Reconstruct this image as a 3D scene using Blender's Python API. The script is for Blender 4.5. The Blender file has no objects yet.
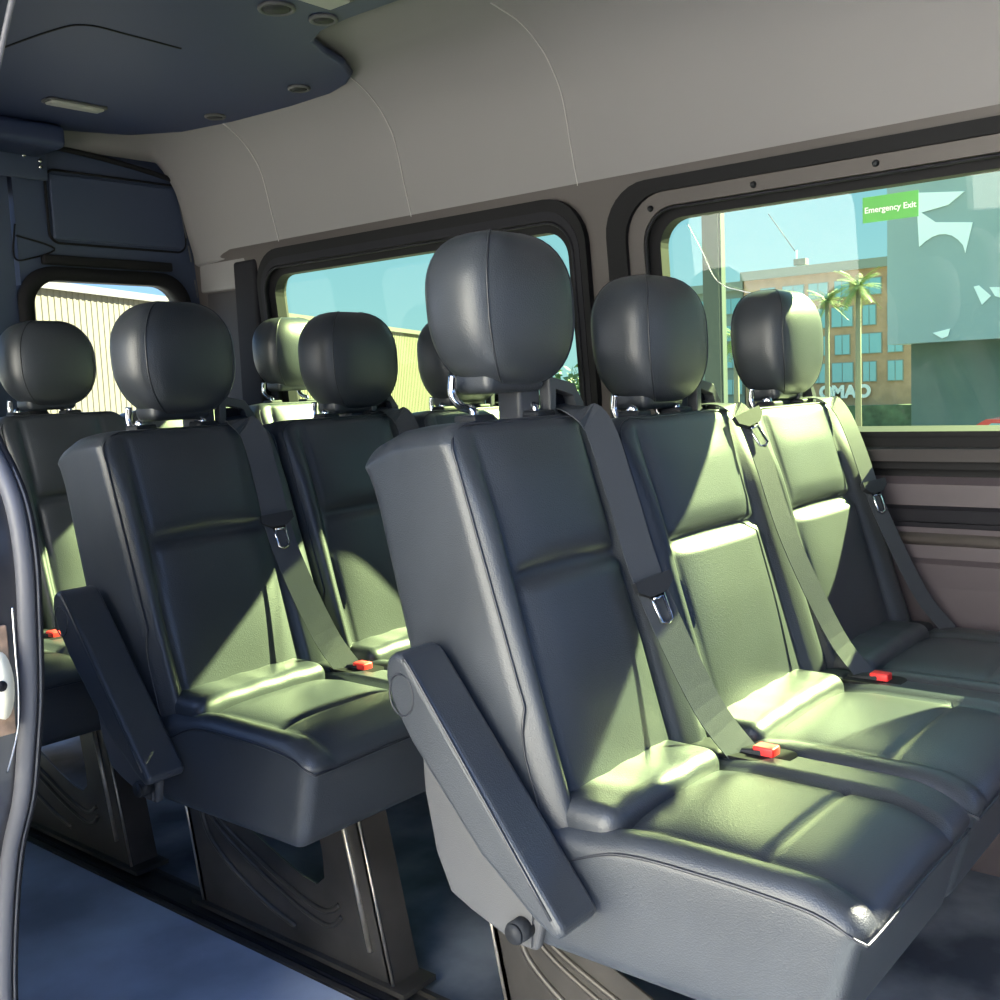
import bpy, bmesh, math, random
from mathutils import Vector, Matrix
random.seed(4)
S = bpy.context.scene
COL = S.collection

# ------------------------------------------------------------------ camera
YAW, PITCH, ROLL, FPX, ZC = 0.6943, 0.1058, -0.0432, 1068.93, 1.0494
cd = bpy.data.cameras.new('camera'); cam = bpy.data.objects.new('camera', cd); COL.objects.link(cam)
cd.sensor_width = 36; cd.lens = 36 * FPX / 1000; cd.clip_start = 0.02; cd.clip_end = 2000
_f = Vector((math.cos(YAW)*math.cos(PITCH), math.sin(YAW)*math.cos(PITCH), -math.sin(PITCH)))
_r = Vector((math.sin(YAW), -math.cos(YAW), 0)); _u = _r.cross(_f)
_c, _s = math.cos(ROLL), math.sin(ROLL)
R_ = _r*_c + _u*_s; U_ = _u*_c - _r*_s
M = Matrix.Identity(4)
for i in range(3):
    M[i][0] = R_[i]; M[i][1] = U_[i]; M[i][2] = -_f[i]
M[2][3] = ZC
cam.matrix_world = M
S.camera = cam

# ------------------------------------------------------------------ light
SUN_TO = Vector((1.0, -0.34, 0.70)).normalized()
SUN_E = 42.0
SKY_E = 2.0
EXPO = 0.45
ld = bpy.data.lights.new('sun', 'SUN'); ld.energy = SUN_E; ld.angle = math.radians(0.6); ld.color = (1, .95, .74)
sun = bpy.data.objects.new('sun', ld); COL.objects.link(sun)
sun.rotation_euler = SUN_TO.to_track_quat('Z', 'Y').to_euler(); sun.location = (20, -8, 14)
W = bpy.data.worlds.new('sky'); S.world = W; W.use_nodes = True
nt = W.node_tree; nt.nodes.clear()
o = nt.nodes.new('ShaderNodeOutputWorld'); b = nt.nodes.new('ShaderNodeBackground')
tc = nt.nodes.new('ShaderNodeTexCoord'); sp = nt.nodes.new('ShaderNodeSeparateXYZ'); cr = nt.nodes.new('ShaderNodeValToRGB')
nt.links.new(tc.outputs['Generated'], sp.inputs[0]); nt.links.new(sp.outputs['Z'], cr.inputs[0])
nt.links.new(cr.outputs[0], b.inputs[0]); nt.links.new(b.outputs[0], o.inputs[0])
e = cr.color_ramp.elements
e[0].position = 0.0; e[0].color = (.24, .38, .64, 1)
e[1].position = 1.0; e[1].color = (.75, 1.10, 2.1, 1)
x = cr.color_ramp.elements.new(.25); x.color = (.13, .28, .62, 1)
b.inputs[1].default_value = SKY_E
S.view_settings.view_transform = 'Standard'; S.view_settings.look = 'None'
S.view_settings.exposure = EXPO; S.view_settings.gamma = 1; S.view_settings.use_curve_mapping = False

# ------------------------------------------------------------------ materials
def mat(name, col, rough=.6, metal=0, spec=.5, noise=0, nscale=20, bump=0, bscale=200, vor=False, var=None, coat=0):
    m = bpy.data.materials.new(name); m.use_nodes = True; n = m.node_tree; p = n.nodes['Principled BSDF']
    p.inputs['Base Color'].default_value = (*col, 1); p.inputs['Roughness'].default_value = rough
    p.inputs['Metallic'].default_value = metal; p.inputs['Specular IOR Level'].default_value = spec
    p.inputs['Coat Weight'].default_value = coat; p.inputs['Coat Roughness'].default_value = .25
    t = n.nodes.new('ShaderNodeTexCoord')
    if noise:
        q = n.nodes.new('ShaderNodeTexNoise'); q.inputs['Scale'].default_value = nscale; q.inputs['Detail'].default_value = 6
        n.links.new(t.outputs['Object'], q.inputs[0])
        r = n.nodes.new('ShaderNodeValToRGB'); c2 = var or tuple(c*(1+noise) for c in col)
        r.color_ramp.elements[0].position = .35; r.color_ramp.elements[1].position = .7
        r.color_ramp.elements[0].color = (*[c*(1-noise*.6) for c in col], 1); r.color_ramp.elements[1].color = (*c2, 1)
        n.links.new(q.outputs[0], r.inputs[0]); n.links.new(r.outputs[0], p.inputs['Base Color'])
    if bump:
        q = n.nodes.new('ShaderNodeTexVoronoi' if vor else 'ShaderNodeTexNoise'); q.inputs['Scale'].default_value = bscale
        n.links.new(t.outputs['Object'], q.inputs[0]); u = n.nodes.new('ShaderNodeBump')
        u.inputs['Strength'].default_value = bump; u.inputs['Distance'].default_value = .002
        n.links.new(q.outputs[0], u.inputs['Height']); n.links.new(u.outputs[0], p.inputs['Normal'])
    return m
def glass(name, tint, refl=.9):
    m = bpy.data.materials.new(name); m.use_nodes = True; n = m.node_tree; n.nodes.clear()
    o = n.nodes.new('ShaderNodeOutputMaterial'); t = n.nodes.new('ShaderNodeBsdfTransparent'); g = n.nodes.new('ShaderNodeBsdfGlossy')
    t.inputs[0].default_value = (*tint, 1); g.inputs['Roughness'].default_value = .01; g.inputs[0].default_value = (refl,)*3+(1,)
    f0 = n.nodes.new('ShaderNodeLayerWeight'); f0.inputs[0].default_value = .5; x = n.nodes.new('ShaderNodeMixShader')
    pw = n.nodes.new('ShaderNodeMath'); pw.operation = 'POWER'; pw.inputs[1].default_value = 5; n.links.new(f0.outputs['Facing'], pw.inputs[0])
    f = n.nodes.new('ShaderNodeMath'); f.operation = 'MULTIPLY_ADD'; f.inputs[1].default_value = .5; f.inputs[2].default_value = .022; n.links.new(pw.outputs[0], f.inputs[0])
    n.links.new(f.outputs[0], x.inputs[0]); n.links.new(t.outputs[0], x.inputs[1]); n.links.new(g.outputs[0], x.inputs[2]); n.links.new(x.outputs[0], o.inputs[0])
    return m
LE = mat('black_leather', (.035, .040, .048), .39, spec=.56, bump=.16, bscale=520, vor=True, noise=.12, nscale=9)
PIPE = mat('piping_leather', (.022, .024, .03), .35)
CREASE = PIPE
SHELL = mat('grey_plastic', (.070, .072, .078), .55, bump=.15, bscale=700)
GUIDE = mat('belt_guide_plastic', (.055, .058, .064), .5)
PLA = mat('black_plastic', (.016, .018, .022), .6, spec=.3, bump=.1, bscale=600)
BELT = mat('belt_webbing', (.036, .041, .050), .55, bump=.25, bscale=900)
CHR = mat('chrome', (.72, .73, .75), .12, metal=1)
REDP = mat('red_plastic', (.75, .03, .03), .4)
LEG = mat('dark_painted_steel', (.055, .050, .044), .38, metal=.3, noise=.5, nscale=7, spec=.5)
EDGE = mat('worn_bright_edge', (.55, .50, .42), .35, metal=.8, noise=.3, nscale=40)
LINER = mat('beige_grey_headliner', (.210, .203, .212), .85, bump=.12, bscale=900, spec=.2)
STITCH = mat('liner_seam', (.40, .385, .38), .7)
DARKC = mat('dark_ceiling_panel', (.016, .026, .075), .55, bump=.05, bscale=500)
TRIM = mat('brown_grey_trim', (.062, .054, .054), .55, bump=.08, bscale=500)
TRIMD = mat('dark_trim', (.013, .013, .018), .7, spec=.2)
PANEL = mat('plum_grey_panel', (.060, .049, .060), .6, bump=.1, bscale=600)
RUB = mat('black_rubber', (.008, .008, .010), .7, spec=.2)
SEAL = mat('rubber_door_seal', (.085, .085, .095), .5)
RDOOR = mat('dark_door_lining', (.030, .044, .085), .5)
FLOOR = mat('blue_grey_vinyl', (.42, .46, .53), .45, noise=.35, nscale=4, bump=.3, bscale=60)
FLR2 = mat('dark_floor', (.07, .09, .13), .5, noise=.6, nscale=5, var=(.28, .31, .35))
BODY = mat('dark_body_paint', (.02, .02, .024), .3, coat=.5)
CREAM = mat('cream_plastic', (.62, .58, .45), .4)
LAMP = mat('frosted_lens', (.30, .30, .29), .35)
GL = glass('green_tinted_glass', (.60, .77, .42))
GLR = glass('rear_glass', (.80, .86, .78))
GLC = glass('clear_glass', (.93, .95, .95))
GREEN = mat('green_sticker', (.10, .42, .08), .5)
WHITE = mat('white_paint', (.8, .8, .8), .5)
BRICK = mat('terracotta_brick', (.42, .25, .16), .85, noise=.15, nscale=.6)
GREYB = mat('grey_cladding', (.24, .26, .24), .8)
PANE = mat('blue_window_pane', (.22, .42, .50), .15)
WARE = mat('cream_corrugated_metal', (.100, .088, .055), .7)
WAREC = mat('grey_roof_edge', (.08, .075, .07), .6)
BOXW = mat('pale_slab_and_reflection', (.36, .42, .43), .7, noise=.05, nscale=.4)
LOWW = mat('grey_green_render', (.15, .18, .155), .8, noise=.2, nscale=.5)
WSHAPE = mat('reflection_and_streak_white', (1, 1, 1), .5)  # plain white for the reflected sun patches and the curve on the glass
LEAF = mat('leaf_green', (.06, .10, .018), .6, noise=.5, nscale=2)
PALM = mat('palm_green', (.14, .19, .05), .6, noise=.4, nscale=1)
TRUNK = mat('palm_trunk', (.20, .18, .14), .9)
ASPH = mat('pale_concrete_ground', (.22, .21, .20), .9, noise=.15, nscale=.6)
POLE = mat('grey_pole_paint', (.06, .065, .07), .5)
POLEL = mat('light_pole_edge', (.10, .12, .12), .5)
CARR = mat('red_car_paint', (.75, .02, .03), .25, coat=.6)
HEDGE = mat('dark_hedge', (.06, .09, .05), .8, noise=.5, nscale=.8)

# ------------------------------------------------------------------ helpers
def me(name, V, F, m, parent=None, smooth=True, org=None):
    if org is not None:
        V = [(v[0]-org[0], v[1]-org[1], v[2]-org[2]) for v in V]
    d = bpy.data.meshes.new(name); d.from_pydata([tuple(v) for v in V], [], F); d.materials.append(m); d.update()
    if smooth: d.polygons.foreach_set('use_smooth', [True]*len(d.polygons))
    ob = bpy.data.objects.new(name, d); COL.objects.link(ob)
    if parent: ob.parent = parent
    return ob
def tag(o, label=None, cat=None, group=None, kind=None):
    if label: o['label'] = label
    if cat: o['category'] = cat
    if group: o['group'] = group
    if kind: o['kind'] = kind
    return o
def empty(name, loc):
    o = bpy.data.objects.new(name, None); COL.objects.link(o); o.location = loc; o.empty_display_size = .05; return o
def join(*vfs):
    V, F = [], []
    for v, f in vfs:
        n = len(V); V += list(v); F += [tuple(i+n for i in q) for q in f]
    return V, F
def box(x0, x1, y0, y1, z0, z1):
    V = [(x, y, z) for x in (x0, x1) for y in (y0, y1) for z in (z0, z1)]
    return V, [(0,1,3,2), (4,6,7,5), (0,4,5,1), (2,3,7,6), (0,2,6,4), (1,5,7,3)]
def bbox(x0, x1, y0, y1, z0, z1, r=.006, n=2):
    def ax(a, b): 
        return [a + r*(1-math.cos(i/n*math.pi/2)) if 0 else a + r*i/n for i in range(n+1)] + [b - r + r*i/n for i in range(n+1)]
    return grid_box(ax(x0, x1), ax(y0, y1), ax(z0, z1), r)
def grid_box(X, Y, Z, r, fn=None):
    """closed box surface on given axis samples, edges rounded with radius r, optional deform fn"""
    idx, V, F = {}, [], []
    nx, ny, nz = len(X)-1, len(Y)-1, len(Z)-1
    lo = (X[0]+r, Y[0]+r, Z[0]+r); hi = (X[-1]-r, Y[-1]-r, Z[-1]-r)
    def g(i, j, k):
        if (i, j, k) in idx: return idx[(i, j, k)]
        p = [X[i], Y[j], Z[k]]
        c = [min(max(p[a], lo[a]), hi[a]) for a in range(3)]
        d = [p[a]-c[a] for a in range(3)]
        L = math.sqrt(sum(q*q for q in d))
        if L > 1e-9: p = [c[a] + d[a]/L*r for a in range(3)]
        if fn: p = fn(p)
        V.append(tuple(p)); idx[(i, j, k)] = len(V)-1; return len(V)-1
    for i in range(nx):
        for j in range(ny):
            F.append((g(i,j,0), g(i,j+1,0), g(i+1,j+1,0), g(i+1,j,0))); F.append((g(i,j,nz), g(i+1,j,nz), g(i+1,j+1,nz), g(i,j+1,nz)))
    for i in range(nx):
        for k in range(nz):
            F.append((g(i,0,k), g(i+1,0,k), g(i+1,0,k+1), g(i,0,k+1))); F.append((g(i,ny,k), g(i,ny,k+1), g(i+1,ny,k+1), g(i+1,ny,k)))
    for j in range(ny):
        for k in range(nz):
            F.append((g(0,j,k), g(0,j,k+1), g(0,j+1,k+1), g(0,j+1,k))); F.append((g(nx,j,k), g(nx,j+1,k), g(nx,j+1,k+1), g(nx,j,k+1)))
    return V, F
def axs(a, b, r, n, nr=5):
    """axis samples: dense in the rounded zone"""
    s = [a + r*(1-math.cos(i/nr*math.pi/2)) for i in range(nr)]
    s = [a + r*(i/nr) for i in range(nr)]
    m = [a + r + (b-a-2*r)*i/n for i in range(n+1)]
    t = [b - r + r*(i/nr) for i in range(1, nr+1)]
    return s + m + t
def cat(pts, n=8, closed=False):
    P = [Vector(p) for p in pts]; out = []; m = len(P)
    rng = range(m if closed else m-1)
    for i in rng:
        if closed: a, b_, c, d = P[(i-1) % m], P[i], P[(i+1) % m], P[(i+2) % m]
        else: a, b_, c, d = P[max(i-1, 0)], P[i], P[i+1], P[min(i+2, m-1)]
        for k in range(n):
            t = k/n
            out.append(.5*((2*b_) + (c-a)*t + (2*a-5*b_+4*c-d)*t*t + (3*b_-a-3*c+d)*t**3))
    if not closed: out.append(P[-1])
    return out
def tube(pts, r, ns=8, closed=False, taper=None):
    P = [Vector(p) for p in pts]; V, F = [], []; m = len(P)
    up = Vector((0, 0, 1)); prev = None
    for i, p in enumerate(P):
        a = P[(i-1) % m] if (closed or i) else P[i]; b_ = P[(i+1) % m] if (closed or i < m-1) else P[i]
        t = (b_-a); t = t.normalized() if t.length > 1e-9 else Vector((0, 0, 1))
        if prev is None: n1 = t.cross(up if abs(t.z) < .9 else Vector((1, 0, 0))).normalized()
        else:
            n1 = prev - t*prev.dot(t); n1 = n1.normalized() if n1.length > 1e-6 else t.orthogonal().normalized()
        prev = n1; n2 = t.cross(n1); rr = r if not taper else r + (taper-r)*i/(m-1)
        for k in range(ns):
            an = 2*math.pi*k/ns; V.append(p + n1*math.cos(an)*rr + n2*math.sin(an)*rr)
    for i in range(m if closed else m-1):
        j = (i+1) % m
        for k in range(ns):
            l = (k+1) % ns; F.append((i*ns+k, i*ns+l, j*ns+l, j*ns+k))
    if not closed:
        F.append(tuple(range(ns-1, -1, -1))); F.append(tuple((m-1)*ns+k for k in range(ns)))
    return V, F
def ribbon(pts, w, th, wdir):
    P = [Vector(p) for p in pts]; V, F = [], []
    for i, p in enumerate(P):
        t = (P[min(i+1, len(P)-1)] - P[max(i-1, 0)]).normalized(); wd = Vector(wdir if not callable(wdir) else wdir(i/(len(P)-1)))
        wd = (wd - t*wd.dot(t)).normalized(); n = t.cross(wd)
        for a, b_ in ((-1, -1), (1, -1), (1, 1), (-1, 1)): V.append(p + wd*a*w/2 + n*b_*th/2)
    for i in range(len(P)-1):
        for k in range(4): l = (k+1) % 4; F.append((i*4+k, i*4+l, i*4+4+l, i*4+4+k))
    F.append((3, 2, 1, 0)); n = (len(P)-1)*4; F.append((n, n+1, n+2, n+3))
    return V, F
def prism(poly, a0, a1, axis='X', cap=True):
    """poly list of 2D points, extruded on axis from a0 to a1"""
    n = len(poly)
    def P(a, p):
        return {'X': (a, p[0], p[1]), 'Y': (p[0], a, p[1]), 'Z': (p[0], p[1], a)}[axis]
    V = [P(a0, p) for p in poly] + [P(a1, p) for p in poly]
    F = [(i, (i+1) % n, n+(i+1) % n, n+i) for i in range(n)]
    if cap: F += [tuple(range(n-1, -1, -1)), tuple(range(n, 2*n))]
    return V, F
def rrect(x0, x1, y0, y1, r, n=8):
    out = []
    for cx, cy, a0 in ((x1-r, y1-r, 0), (x0+r, y1-r, 90), (x0+r, y0+r, 180), (x1-r, y0+r, 270)):
        for i in range(n+1):
            a = math.radians(a0 + 90*i/n); out.append((cx+r*math.cos(a), cy+r*math.sin(a)))
    return out
def ring(inner, outer, a0, a1, axis='X', mapf=None):
    """frame between two loops of equal count, extruded"""
    n = len(inner)
    def P(a, p):
        q = {'X': (a, p[0], p[1]), 'Y': (p[0], a, p[1]), 'Z': (p[0], p[1], a)}[axis]
        return mapf(q) if mapf else q
    V = [P(a0, p) for p in inner] + [P(a0, p) for p in outer] + [P(a1, p) for p in inner] + [P(a1, p) for p in outer]
    F = []
    for i in range(n):
        j = (i+1) % n
        F += [(i, j, n+j, n+i), (2*n+i, 3*n+i, 3*n+j, 2*n+j), (i, 2*n+i, 2*n+j, j), (n+i, n+j, 3*n+j, 3*n+i)]
    return V, F
def holed(outer_rect, holes, a0, a1, axis='X', mapf=None, extra=()):
    """flat wall with rounded-rect holes, built per hole as cells: ring from hole loop to its cell rectangle"""
    V, F = [], []
    x0, x1, y0, y1 = outer_rect
    hs = sorted(holes, key=lambda h: h[0])
    cuts = [x0] + [(hs[i][1]+hs[i+1][0])/2 for i in range(len(hs)-1)] + [x1]
    for h, c0, c1 in zip(hs, cuts[:-1], cuts[1:]):
        inn = rrect(*h)
        out = []
        cx, cy = (h[0]+h[1])/2, (h[2]+h[3])/2
        k = len(inn)//4
        cor = [(c1, y1), (c0, y1), (c0, y0), (c1, y0)]
        for q in range(4):
            for i in range(k):
                p = inn[q*k+i]; t = i/(k-1)
                C = cor[q]
                # go along the two cell sides next to this corner
                if q in (0, 2): s1, s2 = (C[0], p[1]), (p[0], C[1])
                else: s1, s2 = (p[0], C[1]), (C[0], p[1])
                if t < .5: out.append((s1[0]+(C[0]-s1[0])*t*2, s1[1]+(C[1]-s1[1])*t*2))
                else: out.append((C[0]+(s2[0]-C[0])*(t*2-1), C[1]+(s2[1]-C[1])*(t*2-1)))
        v, f = ring(inn, out, a0, a1, axis, mapf)
        n = len(V); V += v; F += [tuple(i+n for i in q) for q in f]
    return V, F
def ss(a, b, x):
    t = min(max((x-a)/(b-a), 0), 1); return t*t*(3-2*t)

# ------------------------------------------------------------------ van shell
def XW(z): return 2.312 - max(0, z-.85)*.085      # side wall leans in
def wallmap(q): return (q[0] + XW(q[2]), q[1], q[2])
WZ0, WZ1 = .905, 1.452
RWIN = (.25, 1.385, WZ0, WZ1, .085); LWIN = (1.592, 2.83, WZ0, 1.462, .085)
CWIN = (-1.25, -.010, WZ0, 1.505, .04)
wv = holed((-1.8, 3.24, .86, 1.545), [CWIN, RWIN, LWIN], 0, .07, 'X', wallmap)
o = tag(me('wall_right', *wv, TRIM, smooth=False), kind='structure')
# lower side lining with its own relief: profile (x inset, z)
prof = [(.0,-.05),(.0,.30),(-.02,.47),(-.035,.60),(-.045,.655),(-.055,.668),(-.058,.70),(-.050,.712),(-.030,.718),(-.026,.735),(-.034,.750),(-.012,.756),(-.020,.762),(-.022,.800),(-.006,.810),(-.002,.815),(-.002,.858),(-.048,.862),(-.052,.888),(-.02,.893),(-.02,.905),(.06,.906)]
def strip(p0, p1, name, m, kind=True, dx=0):
    seg = [p for p in prof if p0-1e-6 <= p[1] <= p1+1e-6]
    V, F = [], []
    ys = [-1.8 + 5.02*i/30 for i in range(31)]
    for y in ys:
        for p in seg: V.append((2.30+p[0]+dx, y, p[1]))
    n = len(seg)
    for i in range(30):
        for k in range(n-1): F.append((i*n+k, i*n+k+1, (i+1)*n+k+1, (i+1)*n+k))
    ob = me(name, V, F, m, smooth=False)
    md = ob.modifiers.new('t', 'SOLIDIFY'); md.thickness = .02; md.offset = 1
    if kind: tag(ob, kind='structure')
    return ob
strip(-.06, .713, 'trim_1', PANEL); strip(.711, .757, 'trim_2', TRIMD); strip(.755, .811, 'trim_3', PANEL)
strip(.809, .863, 'trim_4', RUB); strip(.861, .889, 'trim_5', mat('ledge_plastic', (.035, .031, .034), .6, spec=.3)); strip(.887, .91, 'trim_11', RUB)
# thin dark groove lines and the swelling arm ledge of the lining
def ytube(name, pts, r, m): return tag(me(name, *tube(cat(pts, 10), r), m), kind='structure')
v = []
ledge = prism([(2.285,.718),(2.232,.716),(2.218,.707),(2.214,.698),(2.224,.688),(2.285,.675)], -1.8, 1.05, 'Y')
tag(me('trim_6', *ledge, TRIM), kind='structure')

def window(name, w, gm, frame_m, wide, bolts=None, outer=True):
    y0, y1, z0, z1, r = w
    t = tag(empty(name, (XW(1.2), (y0+y1)/2, z0)), kind='structure'); og = t.location.copy()
    inn = rrect(y0+.032, y1-.032, z0+.006, z1-.025, r-.02, 8); out = rrect(y0-.002, y1+.002, z0-.002, z1+.002, r, 8)
    me('rubber_gasket', *ring(inn, out, -.002, .035, 'X', wallmap), RUB, t, smooth=False, org=og)
    n = len(inn)
    V = [wallmap((.025, p[0], p[1])) for p in inn]
    me('glass_pane', V, [tuple(range(n))], gm, t, smooth=False, org=og)
    i1 = rrect(y0-.002, y1+.002, z0-.002, z1+.002, r, 8); o1 = rrect(y0-wide*.45, y1+wide*.45, z0-.01, z1+(.026 if name == 'window_2' else .035), r+.02, 8)
    me('window_frame', *ring(i1, o1, -.022, .002, 'X', wallmap), frame_m, t, smooth=False, org=og)
    i2 = o1; o2 = rrect(y0-wide, y1+wide, z0-.012, z1+(.056 if name == 'window_2' else .066), r+.035, 8)
    me('outer_seal', *ring(i2, o2, -.020 if name == 'window_2' else -.034, .002, 'X', wallmap), RUB, t, smooth=False, org=og)
    me('frame_lip', *tube([wallmap((-.022, p[0], p[1])) for p in rrect(y0+.004, y1-.004, z0, z1-.004, r-.005, 8)], .004, 6, True), TRIMD, t, org=og)
    if bolts:
        for (by, bz) in bolts:
            c = Vector(wallmap((-.024, by, bz)))
            me('bolt', *tube([c, c+Vector((-.006, 0, 0)), c+Vector((-.009, 0, 0))], .0075, 12, taper=.004), PLA, t, org=og)
    return t
w1 = window('window_1', RWIN, GL, TRIM, .10, [(1.36,1.452),(1.095,1.468),(.823,1.47),(.55,1.47),(.33,1.47)])
w2 = window('window_2', LWIN, GL, TRIMD, .035)
w3 = window('window_3', CWIN, GLC, TRIMD, .025)

# headliner: curved side, ribs at the seams, and the flat roof
hp = [(2.296,1.500),(2.262,1.512),(2.258,1.535),(2.235,1.62),(2.205,1.74),(2.170,1.80),(2.125,1.845),(2.06,1.882),(1.98,1.9),(1.85,1.908),(1.2,1.915),(.62,1.90),(.48,1.85),(.42,1.74)]
hs = cat([(p[0], 0, p[1]) for p in hp], 5)
ys = [-1.8, -1.2, -.6, 0, .6, 1.2, 1.58, 2.16, 2.6, 2.78, 2.9, 3.0, 3.06, 3.12, 3.16, 3.19]
V, F = [], []
for y in ys:
    q = max(0, (y-2.86)/.34); sh = .10*(1-math.sqrt(max(0, 1-q*q)))
    for p in hs: V.append((p.x - (sh*.25 if p.x > 1.9 else 0), y, min(p.z, 1.915-sh) if p.z > 1.53 else p.z))
n = len(hs)
for i in range(len(ys)-1):
    for k in range(n-1): F.append((i*n+k, (i+1)*n+k, (i+1)*n+k+1, i*n+k+1))
ce = tag(me('ceiling', V, F, LINER), kind='structure')
md = ce.modifiers.new('t', 'SOLIDIFY'); md.thickness = .05; md.offset = 1
def seam(Y, i0=2, i1=9):
    pts = [(p.x-.0015, Y, p.z-.0008) for p in hs if p.x > 1.93 and p.z > 1.53]
    return me('seam', *tube(pts, .0018, 6), STITCH, ce)
for Y in (1.58, 2.16, 2.75): seam(Y)

# dark centre unit of the roof
pol = [(.5,-1.8),(1.70,-1.8),(1.72,1.60),(1.715,1.80),(1.725,1.90),(1.76,1.975),(1.84,2.02),(1.93,2.055),(2.01,2.11),(2.055,2.18),(2.085,2.28),(2.09,2.45),(2.07,2.7),(2.03,2.90),(1.93,3.04),(1.75,3.11),(.5,3.12)]
dk = tag(me('roof_panel', *prism(pol, 1.872, 1.893, 'Z'), DARKC, smooth=False), 'dark blue-grey panel with vents under the roof headliner', 'ceiling panel')
md = dk.modifiers.new('b', 'BEVEL'); md.width = .01; md.segments = 3
me('panel_groove', *tube(cat([(1.20,2.95,1.872),(1.25,2.6,1.872),(1.285,2.30,1.872),(1.32,2.215,1.872),(1.42,2.21,1.872),(1.56,2.215,1.872)], 6), .003, 6), RUB, dk)
def downlight(x, y, r, label):
    t = tag(empty('ceiling_vent', (x, y, 1.872)), label, 'vent', 'round vents in the dark roof panel')
    a = [(r*math.cos(i*math.pi/12), r*math.sin(i*math.pi/12)) for i in range(24)]
    me('bezel', *tube([(p[0], p[1], -.003) for p in a], .005, 8, True), SHELL, t)
    me('shutter', *prism([(p[0]*.8, p[1]*.8) for p in a], -.006, 0, 'Z'), PLA, t)
for x, y, r, l in [(1.55,1.85,.036,'round roof vent with grey bezel, left of the clear dome lamp'),(1.668,1.835,.028,'small roof vent between the dome lamp and the headliner'),
                   (1.975,2.285,.026,'small roof vent near the rounded corner of the dark panel'),(1.982,2.67,.026,'rearmost small roof vent over the rear row'),(1.40,1.83,.034,'roof vent cut by the top edge, nearest the door side')]:
    downlight(x, y, r, l)
def domelamp(x0, x1, y0, y1, label):
    t = tag(empty('dome_lamp', ((x0+x1)/2, (y0+y1)/2, 1.872)), label, 'lamp'); og = t.location
    me('lens', *bbox(x0, x1, y0, y1, 1.860, 1.872, .005), LAMP, t, org=og)
    me('rim', *ring(rrect(x0, x1, y0, y1, .006, 3), rrect(x0-.008, x1+.008, y0-.008, y1+.008, .01, 3), 1.866, 1.872, 'Z'), SHELL, t, org=og)
domelamp(1.46, 1.625, 1.70, 1.765, 'clear dome lamp at the top edge of the dark roof panel')
domelamp(1.545, 1.70, 2.79, 2.83, 'thin dome lamp strip near the rear door header')

# rear end: header cove, two doors with windows
tag(me('wall_back', *join(box(1.4, 2.40, 3.275, 3.30, 1.70, 1.98), box(2.20, 2.40, 3.275, 3.30, 0, 1.98), box(2.34, 2.40, 2.95, 3.3, 0, 1.98), box(1.4, 2.4, 2.95, 3.3, 1.95, 1.98), box(1.66, 2.32, 3.20, 3.30, 1.85, 1.93), box(2.285, 2.33, 3.20, 3.30, 0, 1.93), box(.42, 1.66, 3.20, 3.30, 1.855, 1.93), box(.42, .5, 3.2, 3.3, 0, 1.93)), LINER, smooth=False), kind='structure')
def reardoor(name, x0, x1, win, flip, hinge):
    t = tag(empty(name, ((x0+x1)/2, 3.24, 0)), kind='structure'); og = t.location
    v = holed((x0, x1, 0.02, 1.845), [win], 3.215, 3.27, 'Y')
    me('door_lining', *v, RDOOR, t, smooth=False, org=og)
    a, b_, c, d, r = win
    me('window_seal', *ring(rrect(a+.012, b_-.012, c+.012, d-.012, r), rrect(a-.03, b_+.03, c-.03, d+.03, r+.03), 3.195, 3.25, 'Y'), RUB, t, org=og)
    loop = rrect(a, b_, c, d, r)
    me('glass_pane', [(p[0], 3.235, p[1]) for p in loop], [tuple(range(len(loop)))], GLR, t, smooth=False, org=og)
    me('upper_pocket', *grid_box(axs(a+.10, b_+.03, .02, 4), axs(3.205, 3.215, .004, 1, 1), axs(1.565, 1.765, .02, 4), .004), RDOOR, t, org=og)
    me('pocket_groove', *tube([(p[0], 3.207, p[1]) for p in rrect(a+.085, b_+.03, 1.552, 1.775, .035)], .004, 6, True), RUB, t, org=og)
    me('lower_groove', *tube(cat([(a-.02,3.21,1.60),(a-.03,3.21,1.50),(a+.02,3.21,1.50),(a+.10,3.21,1.535),(a-.02,3.21,1.565)],6), .003, 6), RUB, t, org=og)
    me('window_header', *bbox(a+.05, b_-.04, 3.185, 3.21, d+.035, d+.065, .006), RUB, t, org=og)
    return t
d1 = reardoor('door_1', 1.63, 2.283, (1.645, 2.19, .98, 1.448, .085), 1, 0)
d2 = reardoor('door_2', .52, 1.615, (.85, 1.45, .98, 1.42, .085), 1, 0)
og = d1.location
me('door_seal', *tube(cat([(2.283,3.19,.05),(2.280,3.19,1.4),(2.262,3.19,1.66),(2.235,3.19,1.745),(2.17,3.19,1.79),(1.9,3.19,1.83),(1.6,3.19,1.85)],8), .009, 8), RUB, d1, org=og)
me('latch_strip', *join(tube([(2.192,3.19,1.735),(2.214,3.19,1.60)], .0022, 6), tube([(2.219,3.19,1.575),(2.227,3.19,1.52)], .0026, 6), tube([(2.235,3.19,1.46),(2.243,3.19,1.40)], .002, 6)), SHELL, d1, org=og)
hg = tag(empty('hinge_plate', (1.60, 3.20, 1.78)), 'dark plate with three bright bolts above the rear doors', 'bracket')
me('plate', *bbox(1.52, 1.73, 3.183, 3.197, 1.735, 1.815, .004), RDOOR, hg, org=hg.location)
for x, z in ((1.655,1.80),(1.705,1.79),(1.705,1.772)):
    me('bolt', *tube([(x,3.185,z),(x,3.176,z)], .006, 10), CHR, hg, org=hg.location)
tag(me('header_cover', *bbox(1.3, 1.71, 3.02, 3.19, 1.80, 1.868, .02, 3), DARKC), 'dark rounded box under the roof over the rear doors', 'cover')
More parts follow.
